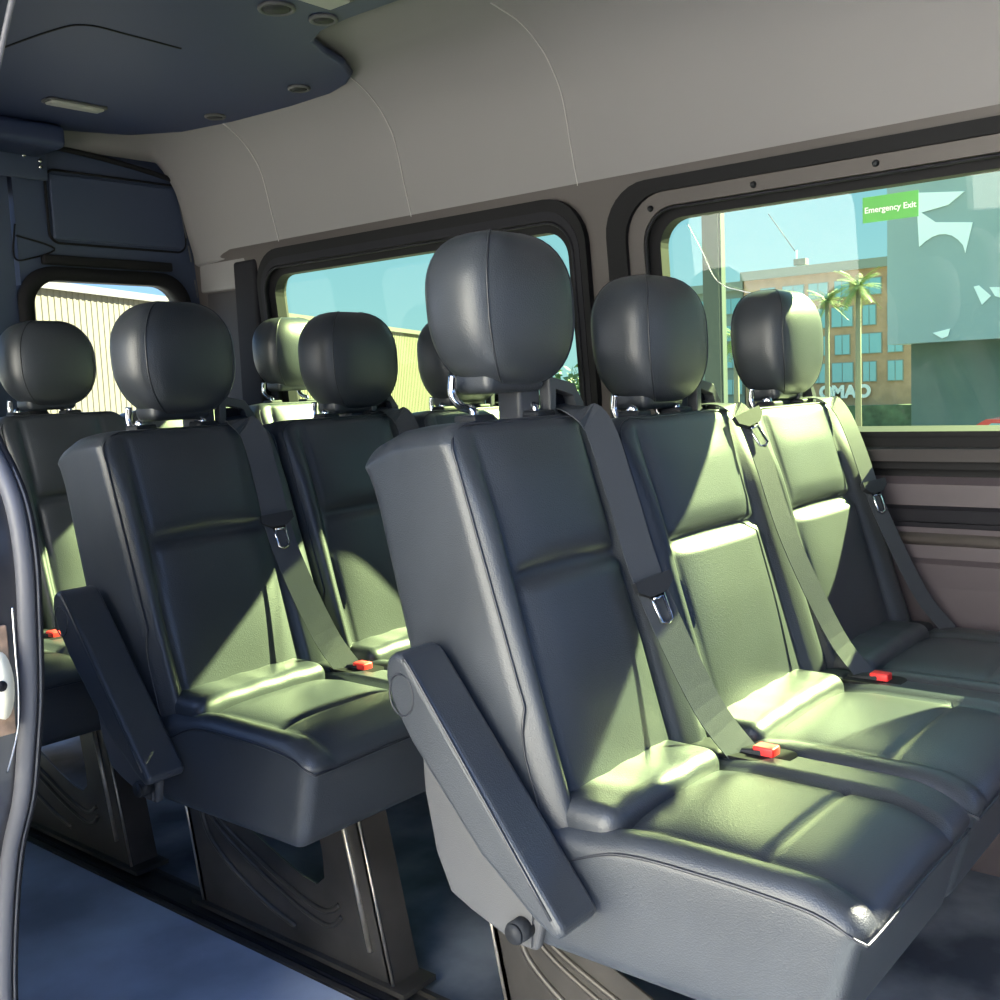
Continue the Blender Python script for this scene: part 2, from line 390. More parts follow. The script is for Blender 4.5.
# corner post below the headliner
tag(me('trim_7', *join(bbox(2.262, 2.31, 2.99, 3.17, .0, 1.415, .012)), mat('dark_brown_post', (.03,.027,.03), .6)), kind='structure')
tag(me('trim_9', *bbox(2.256, 2.31, 2.93, 3.19, 1.415, 1.55, .008), LINER), kind='structure')
tag(me('trim_8', *bbox(2.246, 2.31, 2.875, 2.99, .86, 1.50, .012), TRIMD), kind='structure')

# cab end with windscreen opening, and the closed front door on the near side
tag(me('wall_front', *holed((.42, 2.33, -.02, 1.9), [(.6, 2.15, 1.02, 1.62, .12)], -1.86, -1.80, 'Y'), TRIMD, smooth=False), kind='structure')
tag(me('door_3', *holed((-1.86, -.30, -.02, 1.86), [(-1.4, -.55, 1.0, 1.5, .08)], .36, .44, 'X'), BODY, smooth=False), kind='structure')
# near side: body wall behind the door opening, seal, latch
tag(me('wall_left', *holed((1.19, 3.24, 0.02, 1.80), [(1.6, 2.9, .95, 1.45, .08)], .36, .44, 'X'), BODY, smooth=False), kind='structure')
fr = [(1.145,-.02),(1.143,.30),(1.141,.401),(1.120,.50),(1.091,.586),(1.055,.65),(1.036,.705),(1.018,.77),(1.006,.862),(1.004,.91),(1.012,.955),(1.033,.99),(1.058,1.018),(1.085,1.06),(1.09,1.15),(1.07,1.21),(1.03,1.27),(.985,1.335),(.934,1.404),(.88,1.47),(.80,1.56),(.70,1.66),(.58,1.76),(.40,1.83),(-.2,1.86),(-1.7,1.86)]
fr2 = [(p.y, p.z) for p in cat([(0, a, b_) for a, b_ in fr], 4)]
me_p = tag(me('trim_10', *prism([(y+.012, z) for y, z in fr2 if z < 1.3] + [(1.26, 1.3), (1.26, -.02)], .38, .49, 'X'), BODY, smooth=False), kind='structure')
ds = tag(empty('door_seal', (.5, 1.14, 0)), 'grey rubber seal running round the edge of the open side door', 'seal')
me('seal_bulb', *tube([(.491, y+.0085, z) for y, z in fr2 if z < 1.25], .0085, 12), SEAL, ds, org=ds.location)
me('seal_lip', *tube([(.502, y+.0065, z) for y, z in fr2 if z < 1.25], .0045, 8), RUB, ds, org=ds.location)
me('bright_edge', *tube([(.501, y+.003, z) for y, z in fr2 if z < 1.25], .0014, 6), SHELL, ds, org=ds.location)
DF = mat('pale_door_frame', (.24,.26,.33), .35, noise=.1, nscale=6)
uf = tag(empty('sliding_door_frame', (.48, .95, 1.3)), 'pale blue-grey upper edge of the open side door', 'door frame')
me('frame_rail', *tube([(.47, y+.018, z) for y, z in fr2 if 1.27 < z < 1.75], .0095, 12), DF, uf, org=uf.location)
me('frame_lip', *tube([(.49, y+.003, z) for y, z in fr2 if 1.27 < z < 1.75], .0028, 8), SEAL, uf, org=uf.location)
me('frame_outer', *tube([(.45, y+.046, z) for y, z in fr2 if 1.27 < z < 1.75], .011, 12), DF, uf, org=uf.location)
lt = tag(empty('door_latch', (.467, 1.022, .786)), 'cream latch plate with a dark hole on the side door edge', 'latch'); og = lt.location
el = [(.458+.0115*math.cos(i*math.pi/12), .786+.033*math.sin(i*math.pi/12)) for i in range(24)]
me('latch_plate', *prism(el, 1.008, 1.015, 'Y'), CREAM, lt, org=og)
me('hole', *tube([(.457,1.0085,.786),(.457,1.0065,.786)], .0052, 14), RUB, lt, org=og)
me('mounting_patch', *bbox(.440, .471, 1.015, 1.036, .735, .842, .002), mat('brown_primer', (.26,.17,.11), .6, noise=.5, nscale=60), lt, org=og)
me('bright_edge', *tube(cat([(.4715,1.002,.86),(.4725,1.006,.82),(.4735,1.010,.78),(.4735,1.020,.735),(.470,1.042,.69)],6), .0011, 6), CHR, lt, org=og)

# floor
tag(me('floor', *join(box(.42, 2.36, -1.8, 3.26, -.06, -.012)), FLR2, smooth=False), kind='structure')
mt = tag(me('floor_mat', *box(.46, 1.165, -1.7, 3.12, -.0118, .001), FLOOR, smooth=False), 'blue-grey vinyl aisle mat beside the door', 'mat')
rl = tag(empty('seat_rail', (1.19, 0, -.01)), 'black steel floor rail along the edge of the aisle mat', 'rail')
me('rail_channel', *join(box(1.168, 1.18, -1.7, 3.1, -.0118, .004), box(1.18, 1.25, -1.7, 3.1, -.0118, -.006), box(1.25, 1.26, -1.7, 3.1, -.0118, .003)), LEG, rl, smooth=False, org=rl.location)
me('rail_lip', *tube([(1.19, -1.7, .0), (1.19, 3.1, .0)], .004, 6), TRIMD, rl, org=rl.location)

# ------------------------------------------------------------------ seats
def yf(z): return .897 + (z-1.0)*.31
def yr(z): return 1.062 + (z-1.0)*.24
def bolster(x, z, w):
    """height of the padded front above the nominal face"""
    k = ss(1.0, .86, z)
    lw = .056 - .010*ss(.9, .6, z); rw = .088
    a = 1 - abs((x-lw*.5)/(lw*.5)) if x < lw else 0
    c = 1 - abs((w-x-rw*.5)/(rw*.5)) if x > w-rw else 0
    h = .012*k*math.sin(math.pi*min(1, x/lw)**1.3)**2 + .024*k*math.sqrt(max(0, c))*.9
    if lw <= x <= w-rw:
        u = (x-lw)/(w-rw-lw); pu = (1-abs(2*u-1)**4)
        h += .004*pu
        h -= .013*math.exp(-((z-.803-.006*(1-abs(2*u-1)**2))/.0065)**2)*ss(0, .06, u)*ss(1, .94, u)
        h += .011*pu*ss(.803, .790, z)*ss(.50, .72, z)
        h += .008*pu*ss(.81, .85, z)*ss(1.0, .92, z)
    for e_ in (lw, w-rw): h -= .006*math.exp(-((x-e_)/.0035)**2)*ss(1.0, .97, z)
    return h
def make_seat(x0, w, y0, zt=1.0, label='', group='', dz=0, leg=False, arm=False, belt=0, head_tilt=0, tongue=None, hc=None, buckle=None, pad=True, guide=True, rear=False, cw=None, legx=1.22):
    t = tag(empty('van_seat', (x0+w/2, y0+.70, 0)), label, 'seat', group)
    og = Vector((x0, y0, 0)); sh = Vector((w/2, .70, 0))
    def P(name, vf, m, smooth=True, parent=None):
        return me(name, [Vector(v)-sh for v in vf[0]], vf[1], m, parent or t, smooth)
    g = .006
    # backrest -----------------------------------------------------
    r = .017; x_a, x_b = g, w-g; z_a, z_b = .44, zt
    X = axs(x_a, x_b, r, 44); Y = axs(0, .13, r, 3); Z = axs(z_a, z_b, r, 60)
    def fn(p):
        x, d, z = p; f = d/.13; zz = z
        zs = z if zt == 1.0 else z_a + (z-z_a)*(1.0-z_a)/(zt-z_a)
        y = yf(z)*(1-f) + yr(z)*f
        if f < .3: y -= bolster(x, zs, w)*(1-f/.3)*ss(z_a, z_a+.06, z)*ss(0, .012, x-x_a)*ss(0, .012, x_b-x)
        # crown of the top edge, falling away to the rear
        zz = z - (.024*f*f + .012*ss(.55,1,f)**2)*ss(zt-.12, zt, z) - .017*ss(.70, 1, abs(2*x/w-1))**2*ss(zt-.05, zt, z)
        return (x, y, zz)
    bk = P('backrest', grid_box(X, Y, Z, r, fn), LE)
    def surf(x, z, off=.0): 
        return Vector((x, yf(z) - off - bolster(x, z, w)*ss(0, .012, x-x_a)*ss(0, .012, x_b-x), z))
    e = .007
    lp = [Vector((x_a+e*.6, yf(z)+.004, z)) for z in [.66 + (zt-.03-.66)*i/14 for i in range(15)]]
    top = [Vector((x_a+e+.012, yf(zt)+.004, zt-.014))] + [Vector((x, yf(zt)+.005, zt-.003)) for x in [.05+(w-.10)*i/8 for i in range(9)]] + [Vector((x_b-e-.012, yf(zt)+.004, zt-.014))]
    rp = [Vector((x_b-e*.6, yf(z)+.004, z)) for z in [zt-.03-(zt-.03-.5)*i/14 for i in range(15)]]
    low = [Vector((x_a+.001, yf(.45)+.03, .47)), Vector((x_a, yf(.6)+.022, .60)), Vector((x_a, yf(.64)+.010, .645))]
    P('piping', tube(cat(low+lp+top+rp, 2), .0019, 6), PIPE, parent=bk)
    # headrest -----------------------------------------------------
    hx = (hc if hc is not None else w/2) + .020; px_ = hx-.032; a, b_, c = .112, .064, .109; yc, zc = .975, 1.131+dz+(zt-1)
    V, F = [], []; NR, K = 26, 40
    def hpt(zz, th):
        sx = (max(0, 1-abs(zz)**2.7))**(1/3.1); sy = (max(0, 1-abs(zz)**3.0))**(1/2.9)
        cx_, sy_ = math.cos(th), math.sin(th); n_ = 4.2; L = (abs(cx_)**n_+abs(sy_)**n_)**(-1/n_)
        wx = 1 - .07*ss(-.1,-1,zz) - .05*ss(.3,1,zz)
        y_ = sy_*L*b_*sy; y_ *= (1+.10*zz) if y_ < 0 else 1
        bow = -.007*(1-(cx_*L)**2)*(1-zz*zz) if sy_ < 0 else 0
        side = .006*(1-(sy_*L)**2)*(1-zz*zz)*(1 if cx_ > 0 else -1)*abs(cx_)
        return (hx+cx_*L*a*sx*wx+side, yc+y_+bow+zz*.008, zc+zz*c)
    for r_ in range(1, NR):
        zz = -math.cos(math.pi*r_/NR)
        for k_ in range(K): V.append(hpt(zz, 2*math.pi*(k_+.5)/K))
    V.append((hx, yc-.008, zc-c)); V.append((hx, yc+.008, zc+c)); nb = len(V)-2
    for r_ in range(NR-2):
        for k_ in range(K):
            l_ = (k_+1) % K; F.append((r_*K+k_, r_*K+l_, (r_+1)*K+l_, (r_+1)*K+k_))
    for k_ in range(K):
        l_ = (k_+1) % K; F.append((nb, l_, k_)); F.append((nb+1, (NR-2)*K+k_, (NR-2)*K+l_))
    hd = P('headrest', (V, F), LE)
    for s_ in (-1, 1):   # seam round each side panel
        tf = math.atan2(-1, s_*1.0); tr = math.atan2(1, s_*1.0)
        zl = [-.985+1.97*q_/20 for q_ in range(21)]
        zl = [math.sin(v*1.4)/math.sin(1.4*.985)*.985 for v in zl]
        loop = [hpt(z_, tf) for z_ in zl] + [hpt(z_, tr) for z_ in reversed(zl)]
        P('seam', tube(loop, .0015, 6, True), PIPE, parent=hd)
    P('neck_pad', grid_box(axs(hx-.075,hx+.055,.014,3,3), axs(yc-.034,yc+.036,.014,2,3), axs(zc-c-.008,zc-c+.03,.014,2,3), .014), LE, parent=hd)
    for s_ in (-1, 1):
        xx = px_ + s_*.068
        P('post', tube(cat([(xx,yc+.010,zc-c+.02),(xx,yc+.012,zc-c-.008),(xx,yc-.004,zc-c-.024),(xx,.951,zt+.012),(xx,.948,zt-.01)], 6), .0062, 12), CHR, parent=hd)
        P('post_guide', grid_box(axs(xx-.022,xx+.022,.005,2,2), axs(.928,.968,.005,2,2), axs(zt-.012,zt+.007,.005,1,2), .005), PLA)
    # belt guide ---------------------------------------------------
    gx = w-.098
    if guide:
        gd = P('belt_guide', join(grid_box(axs(gx-.05,gx,.008,2,3), axs(.955,1.0,.008,2,3), axs(zt-.02,zt+.054,.008,2,3), .008),
            ring([(gx+.014,zt+.036),(gx+.056,zt+.026),(gx+.066,zt+.004),(gx+.062,zt-.006),(gx+.02,zt+.001),(gx+.012,zt+.006)],
                 [(gx-.002,zt+.056),(gx+.060,zt+.044),(gx+.084,zt+.014),(gx+.082,zt-.022),(gx+.02,zt-.022),(gx-.002,zt-.022)], .938, .958, 'Y')), GUIDE, smooth=False)
        md = gd.modifiers.new('b', 'BEVEL'); md.width = .003; md.segments = 2
        P('bezel_slot', box(gx+.012, gx+.066, .9585, .962, zt-.006, zt+.03), RUB, parent=gd, smooth=False)
    # belt ----------------------------------------------------------
    if guide:
        bx = w-.055+belt
        raw = [(gx+.035,.965,zt+.012),(gx+.045,.938,zt+.008),(bx-.012,.893,zt+.004),(bx,.868,zt-.02),(bx-.002,.835,.90),(bx-.008,.785,.765),(bx+.016,.715,.60),(bx+.036,.662,.520),(bx+.040,.668,.500)]
        pth = cat(raw, 6)
        bt = P('seat_belt', ribbon(pth, .050 if belt or hc < .2 else .040, .0018, (1, -.45, 0)), BELT, smooth=False)
        if tongue:
            # point on the belt at height
            zz = tongue; q = min(pth, key=lambda p: abs(p.z-zz)); i = pth.index(q); d = (pth[i+1]-pth[i-1]).normalized() if 0 < i < len(pth)-1 else Vector((0,0,-1))
            wd = Vector((1,-.45,0)); wd = (wd-d*wd.dot(d)).normalized(); nn = d.cross(wd).normalized()
            if nn.y > 0: nn = -nn
            def L(u, v, h): return q + wd*u + d*v + nn*h
            def slab(pts, h0, h1):
                n_ = len(pts); V_ = [L(a_, b2, h0) for a_, b2 in pts]+[L(a_, b2, h1) for a_, b2 in pts]
                return V_, [(k, (k+1)%n_, n_+(k+1)%n_, n_+k) for k in range(n_)]+[tuple(range(n_))[::-1], tuple(range(n_, 2*n_))]
            tg = P('tongue', slab([(-.031,-.010),(.031,-.010),(.031,.004),(.014,.016),(-.014,.016),(-.031,.004)], .003, .013), PLA, smooth=False, parent=bt)
            loop = [L(a_, b2, .006) for a_, b2 in [(-.0105,.012),(-.0095,.054),(0,.058),(.0095,.054),(.0105,.012)]]
            P('tongue_loop', join(tube(loop, .0028, 8), tube([L(-.009,.020,.006), L(.009,.020,.006)], .0028, 8)), CHR, parent=bt)
    # cushion -------------------------------------------------------
    w2 = cw or w
    r = .026; X = axs(.0, w2, r, 40, 5); Y = axs(.372, .80, r, 50, 5); Z = axs(.358, .532, r, 5, 5)
    def fc(p):
        x, y, z = p; top = ss(.46, .53, z)
        u0, u1 = .045, w2-.085
        h = 0
        if u0 < x < u1:
            u = (x-u0)/(u1-u0); pu = 1-abs(2*u-1)**5
            h = -.012 + .010*pu
        h -= .007*(math.exp(-((x-u0)/.004)**2)+math.exp(-((x-u1)/.004)**2))*ss(.42,.46,y)
        if u0 < x < u1: h -= .006*math.exp(-((y-.505)/.004)**2)*top
        h -= .026*ss(.47, .36, y)**1.5
        h += .004*math.sin(min(1,max(0,(x)/w2))*math.pi)
        h -= .012*ss(.62, .74, y)
        yy = y
        if z < .53: yy = y + (.53-z)*.25*ss(.6, .35, y)
        return (x, yy, z + h*top)
    cu = P('cushion', grid_box(X, Y, Z, r, fc), LE)
    zs = lambda y: .514 - .022*ss(.47,.36,y)**1.5 - .034*ss(.58,.76,y)
    P('piping', tube(cat([(.0005,.74,zs(.74)),(.0,.66,.512),(.0,.55,.516),(.0,.45,.512),(.001,.412,zs(.412)),(.008,.380,.489),(.03,.3745,.487),(w2/2,.3745,.490),(w2-.03,.3745,.487)], 6), .0019, 6), PIPE, parent=cu)
    if pad:
        rr = .024
        P('lumbar_roll', grid_box(axs(.018, w2-.085, rr, 16, 5), axs(.675, .80, rr, 4, 5), axs(.485, .548, rr, 3, 5), rr,
            lambda p: (p[0], p[1], p[2]+.006*math.sin(p[0]/w2*math.pi)+.001*math.sin(p[0]*90))), LE)
        P('hinge_cover', grid_box(axs(w2-.075, w2-.02, .012, 3, 3), axs(.69, .76, .012, 3, 3), axs(.485, .538, .012, 3, 3), .012), PLA)
    if buckle is not None:
        bq = P('belt_buckle', grid_box(axs(w2-.048, w2-.022, .005, 1, 2), axs(.640, .70, .005, 2, 2), axs(.505, .534, .005, 1, 2), .005, lambda p: (p[0], p[1]-.0, p[2]+(.70-p[1])*.15)), PLA)
        P('release_button', grid_box(axs(w2-.047, w2-.023, .003, 1, 2), axs(.624, .655, .003, 1, 2), axs(.524, .545, .003, 1, 2), .003), REDP, parent=bq)
        P('buckle_pocket', prism(rrect(w2-.07, w2-.006, .60, .74, .02, 5), .5285, .5335, 'Z'), RUB, smooth=False)
    if arm:
        pol = [(.680,.444),(.692,.430),(.722,.446),(.80,.505),(.905,.622),(.935,.668),(.944,.700),(.940,.722),(.925,.733),(.908,.728),(.89,.706)]
        ar = P('armrest', prism(pol, -.080, -.008, 'X'), LE, smooth=False)
        md = ar.modifiers.new('b', 'BEVEL'); md.width = .011; md.segments = 4
        P('piping', tube(cat([(-.080,.698,.455),(-.080,.885,.700),(-.080,.908,.724)], 6), .002, 6), PIPE, parent=ar)
        ci = [(-.0803, .915+.020*math.cos(q*math.pi/10)*1.0, .680+.026*math.sin(q*math.pi/10)) for q in range(20)]
        P('cap_seam', tube(ci, .0013, 6, True), PIPE, parent=ar)
        sp_ = [(.955,.60),(.953,.53),(.938,.45),(.915,.400),(.88,.385),(.81,.362),(.775,.362),(.765,.40),(.80,.50),(.88,.64),(.93,.66)]
        sh_ = P('side_shell', prism(sp_, -.012, .004, 'X'), SHELL, smooth=False)
        md = sh_.modifiers.new('b', 'BEVEL'); md.width = .006; md.segments = 3
        P('shell_step', prism([(.80,.372),(.835,.382),(.845,.47),(.862,.50),(.885,.56),(.87,.58),(.80,.50),(.775,.42),(.78,.368)], -.0165, -.011, 'X'), SHELL, smooth=False, parent=sh_)
        P('pivot_knob', join(tube([(-.012,.790,.392),(-.034,.790,.392)], .0145, 18), tube([(-.034,.790,.392),(-.038,.790,.392)], .0125, 18)), PLA)
        P('rear_shell', grid_box(axs(.01, w-.01, .02, 3, 3), axs(.84,.95,.02,3,3), axs(.385,.60,.02,3,3), .02), SHELL)
    if leg:
        lx = legx - x0
        def lp_(s, z): return s
        top, bot = .385, .008
        def YZ(u, v):   # u 0 front..1 rear, v 0 floor..1 top
            f0, f1 = .475 + .085*v, 1.033 + .075*v
            return (f0+(f1-f0)*u, bot+(top-bot)*v)
        hole = [YZ(.22,.97),(YZ(.225,.55)),YZ(.24,.42),YZ(.29,.37),YZ(.36,.385),YZ(.47,.44),YZ(.60,.52),YZ(.72,.60),YZ(.79,.70),YZ(.81,.82),YZ(.82,.97)]
        outer = [YZ(0,1),YZ(0,.5),YZ(0,0),YZ(.30,0),YZ(.5,0),YZ(.65,0),YZ(.85,0),YZ(1,0),YZ(1,.3),YZ(1,.6),YZ(1,1)]
        lg = P('leg_frame', join(ring(hole, outer, lx, lx+.004, 'X'), prism([YZ(0,1),YZ(0,0),YZ(.02,0),YZ(.02,1)], lx, lx+.065, 'X'), prism([YZ(.98,1),YZ(.98,0),YZ(1,0),YZ(1,1)], lx, lx+.05, 'X'),
            box(lx-.004, lx+.085, .56, 1.08, .37, .392)), LEG, smooth=False)
        P('bright_edge', tube([(lx-.001, *YZ(.0,1)), (lx-.001, *YZ(.0,.0))], .0028, 8), EDGE, parent=lg)
        P('bright_edge', tube([(lx-.002, *YZ(.085,1)), (lx-.002, *YZ(.075,.14))], .0048, 8), EDGE, parent=lg)
        P('bright_edge', tube([(lx-.001, *YZ(1,1)), (lx-.001, *YZ(1,.0))], .0028, 8), EDGE, parent=lg)
        for k, (aa, rr_) in enumerate(((.05,.0055),(.12,.005))):
            pts = [YZ(.86+aa*.6,.95),YZ(.85+aa*.5,.72),YZ(.78+aa*.3,.56-aa*.6),YZ(.6,.44-aa),YZ(.40,.33-aa),YZ(.27,.30-aa),YZ(.19,.35-aa*.8)]
            P('pressed_rib', tube(cat([(lx+.0, *p) for p in pts], 6), rr_, 8), LEG, parent=lg)
        P('pressed_rib', tube(cat([(lx+.0, *YZ(.90,.6)),(lx, *YZ(.88,.42)),(lx, *YZ(.76,.27)),(lx, *YZ(.6,.16)),(lx, *YZ(.45,.10))], 6), .006, 8), LEG, parent=lg)
        P('foot_rail', join(box(lx-.012, lx+.07, .44, 1.06, .0045, .014)), LEG, parent=lg, smooth=False)
    return t

ROWY = (0, .83, 1.66)
FR = 'black leather seats of the front row'; MR = 'black leather seats of the middle row'; RR = 'black leather seats of the rear row'
make_seat(.975, .375, 0, label='nearest black leather van seat, with folded armrest, by the door', group=FR, dz=.020, leg=True, arm=True, belt=-.024, tongue=.775, buckle=1, hc=.198, zt=1.006)
make_seat(1.350, .432, 0, label='middle black leather seat of the front row, half in sun', group=FR, dz=-.008, belt=.0, tongue=.975, buckle=1, hc=.222, zt=.994)
make_seat(1.785, .425, 0, label='front row seat against the window, its headrest lit by sun', group=FR, dz=-.008, belt=.0, tongue=.82, hc=.285, zt=.990)
make_seat(.983, .392, .83, label='aisle seat of the middle row, with armrest and steel leg frame', group=MR, dz=-.002, leg=True, arm=True, belt=-.022, tongue=.815, buckle=1, hc=.203)
make_seat(1.380, .405, .83, label='second seat of the middle row, seen behind the nearest seat', group=MR, dz=-.01, belt=-.01, hc=.258)
make_seat(1.795, .41, .83, label='middle row seat by the window, hidden behind the nearest headrest', group=MR, dz=-.012, belt=-.01, hc=.22)
make_seat(.72, .485, 1.66, zt=1.03, label='rear row seat at the left edge, its cushion showing by the door seal', group=RR, dz=-.005, guide=False, buckle=1, hc=.22)
make_seat(1.208, .352, 1.66, zt=1.03, label='rear row seat whose headrest stands before the rear door window', group=RR, dz=-.005, leg=True, buckle=1, hc=.158, guide=False)
make_seat(1.56, .41, 1.66, zt=1.03, label='rear row seat hidden behind the middle row aisle headrest', group=RR, dz=-.005, guide=False, hc=.2)
make_seat(1.975, .32, 1.66, zt=1.03, label='rear row corner seat against the side window', group=RR, dz=.02, guide=False, hc=.18)

# ------------------------------------------------------------------ marks on the window
def text(name, s, size, m, parent, loc, rot, ext=.0004, bold=0):
    c = bpy.data.curves.new(name, 'FONT'); c.body = s; c.size = size; c.extrude = ext; c.align_x = 'CENTER'; c.align_y = 'CENTER'; c.materials.append(m); c.offset = bold
    q = bpy.data.objects.new(name, c); COL.objects.link(q); bpy.context.view_layer.update()
    d = bpy.data.meshes.new_from_object(q.evaluated_get(bpy.context.evaluated_depsgraph_get())); bpy.data.objects.remove(q)
    o = bpy.data.objects.new(name, d); COL.objects.link(o); o.parent = parent; o.location = loc; o.rotation_euler = rot; return o
gx_ = XW(1.385)+.020
st = tag(empty('exit_sticker', (gx_, .812, 1.386)), 'green sticker reading Emergency Exit on the side window', 'sticker')
me('sticker_sheet', *join(box(-.0006, .0002, -.058, .058, -.0265, .0265)), GREEN, st, smooth=False)
tx = text('lettering', 'Emergency Exit', .0172, WHITE, st, (-.0014, 0, -.0015), (math.radians(90), 0, math.radians(-90)), bold=.0003)
ck = tag(me('glass_streak', *ribbon(cat([(gx_, 1.290, 1.412), (gx_, 1.272, 1.38), (gx_, 1.25, 1.338), (gx_, 1.225, 1.285), (gx_, 1.195, 1.258), (gx_, 1.15, 1.243), (gx_, 1.122, 1.232), (gx_, 1.112, 1.205)], 8), .0022, .0006, (0, .7, .7)), WSHAPE), 'thin white curved scratch on the window beside the pole', 'streak')  # thin white curved line lying on the glass

# ------------------------------------------------------------------ outside
gxs = [(-150,-.62),(14,-.62),(60,-7.5),(400,-7.5)]
tag(me('ground', [(x, y, z) for x, z in gxs for y in (-200, 400)], [(0,2,3,1),(2,4,5,3),(4,6,7,5)], ASPH, smooth=False), kind='structure')
# brick hotel
def block(name, label, cat_, X, Y0, Y1, H, m, wins, depth=20, group=None):
    t = tag(empty(name, (X, (Y0+Y1)/2, -7.5)), label, cat_, group); og = t.location
    me('wall', *box(X, X+depth, Y0, Y1, -7.5, H), m, t, smooth=False, org=og)
    me('parapet', *box(X-.6, X+depth, Y0-.3, Y1+.3, H, H+1.3), GREYB, t, smooth=False, org=og)
    for (y, z, w, h) in wins:
        f = me('window', *box(X-.15, X, y-w/2, y+w/2, z-h/2, z+h/2), GREYB, t, smooth=False, org=og)
        me('pane', *join(box(X-.22, X-.15, y-w/2+.12, y-.06, z-h/2+.12, z+h/2-.12), box(X-.22, X-.15, y+.06, y+w/2-.12, z-h/2+.12, z+h/2-.12)), PANE, f, smooth=False, org=og)
    return t
EXT_BRICK, EXT_GREY = None, None
bw = []
for r_ in range(4):
    for k_, (y, w_) in enumerate(((52.6,2.2),(56.2,3.5),(60.1,2.3),(63.6,3.0),(67.4,3.4),(71.4,2.4))):
        if r_ % 2 == 0 and k_ in (1, 2): w_ = 5.5 - w_
        bw.append((y, .9+r_*3.93, w_, 2.9 if r_ < 3 else 2.4))
hotel = block('hotel_building', 'terracotta brick hotel with blue windows beyond the side window', 'building', 150, 47, 75.3, 15.2, BRICK, bw)
gw = [(77.9+4.0*c_, -.6+r_*4.1, 3.4, 2.5) for r_ in range(4) for c_ in range(5)]
block('office_building', 'grey-green block with glass bands left of the brick hotel', 'building', 151, 76.0, 98, 14.0, GREYB, gw)
sg = tag(empty('hotel_sign', (149.8, 59.8, -3.0)), 'white letters low on the brick hotel wall', 'sign')
for dy, ch in ((2.7,'O'),(.9,'M'),(-.9,'A'),(-2.8,'O')):
    text('letter', ch, 2.4, WHITE, sg, (-.1, dy, 1.1), (math.radians(90), 0, math.radians(-90)), .1, .12)
# pale hall; its slab partly stands in for a reflection in the window
hall = tag(empty('pale_hall', (30, 3, -.62)), 'pale grey slab building, standing partly for a reflection, at the right of the window', 'building'); og = hall.location
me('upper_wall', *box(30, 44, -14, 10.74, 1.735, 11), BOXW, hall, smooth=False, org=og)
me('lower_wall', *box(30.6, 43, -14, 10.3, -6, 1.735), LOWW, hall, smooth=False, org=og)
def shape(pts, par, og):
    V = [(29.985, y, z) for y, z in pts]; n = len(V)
    return me('reflection_patch', *prism(pts, 29.97, 29.999, 'X'), WSHAPE, par, smooth=False, org=og)
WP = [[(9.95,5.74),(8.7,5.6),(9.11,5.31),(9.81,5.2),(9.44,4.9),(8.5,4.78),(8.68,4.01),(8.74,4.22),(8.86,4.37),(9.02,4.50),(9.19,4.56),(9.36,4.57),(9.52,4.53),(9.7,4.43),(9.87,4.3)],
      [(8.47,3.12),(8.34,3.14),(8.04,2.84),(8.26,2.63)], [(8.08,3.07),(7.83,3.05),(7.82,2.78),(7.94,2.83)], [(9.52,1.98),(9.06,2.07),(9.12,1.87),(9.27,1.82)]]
for pl in WP: shape(pl, hall, og)  # reflected sunlight put in as white polygons on the slab
# unseen pale wall, added to bounce sunlight onto the near seat sides
tag(me('bounce_wall', *box(-3.9, -3.5, -1.5, 4.5, -.62, 3.9), mat('bounce_white', (.90, .90, .92), .9), smooth=False), kind='structure')
# corrugated warehouse
wa = tag(empty('warehouse', (40, 50.7, -.62)), 'cream corrugated metal warehouse seen through the rear and left windows', 'building'); og = wa.location
A = Vector((6, 33.8, 0)); B_ = Vector((86, 73.6, 0)); Lh = (B_-A).length; dr = (B_-A).normalized(); nr = Vector((dr.y, -dr.x, 0))
V, F = [], []; nrib = int(Lh/.42)
k = 0
for i in range(nrib):
    for s_, off in ((0,0),(.25,0),(.35,.032),(.70,.032),(.80,0)):
        p = A + dr*((i+s_)*.42) + nr*off; V += [(p.x, p.y, -7.5), (p.x, p.y, 5.75)]; k += 1
for i in range(k-1): F.append((2*i, 2*i+2, 2*i+3, 2*i+1))
me('corrugated_wall', V, F, WARE, wa, smooth=False, org=og)
P0, P1 = A+nr*.3, B_+nr*.3; Q0, Q1 = A-nr*20, B_-nr*20
me('roof_edge', [(P0.x,P0.y,5.72),(P1.x,P1.y,5.72),(P1.x,P1.y,6.05),(P0.x,P0.y,6.05),(Q0.x,Q0.y,6.1),(Q1.x,Q1.y,6.1)], [(0,1,2,3),(3,2,5,4)], WAREC, wa, smooth=False, org=og)

# light pole, wire
pl = tag(empty('light_pole', (8.02, 4.29, -.62)), 'tall dark metal pole standing outside the side window', 'pole')
me('shaft', *box(-.05, .05, -.068, .078, 0, 9), POLE, pl, smooth=False)
me('light_edge', *box(-.02, .05, -.077, -.069, 0, 9), POLEL, pl, smooth=False)
tag(me('overhead_wire', *tube([(150.5, 67.3, 18.8), (149.5, 70.9, 24.5)], .07, 6), POLE), 'thin dark wire rising from the hotel roof', 'wire')
rm = tag(empty('roof_mast', (150.5, 67.1, 16.7)), 'small pale mast unit on the hotel roof edge', 'antenna')
me('mast', *tube([(0,0,0),(0,0,2.2)], .12, 8), WHITE, rm); me('cabinet', *box(-.6,.6,-1.6,.2,0,.9), LOWW, rm, smooth=False)

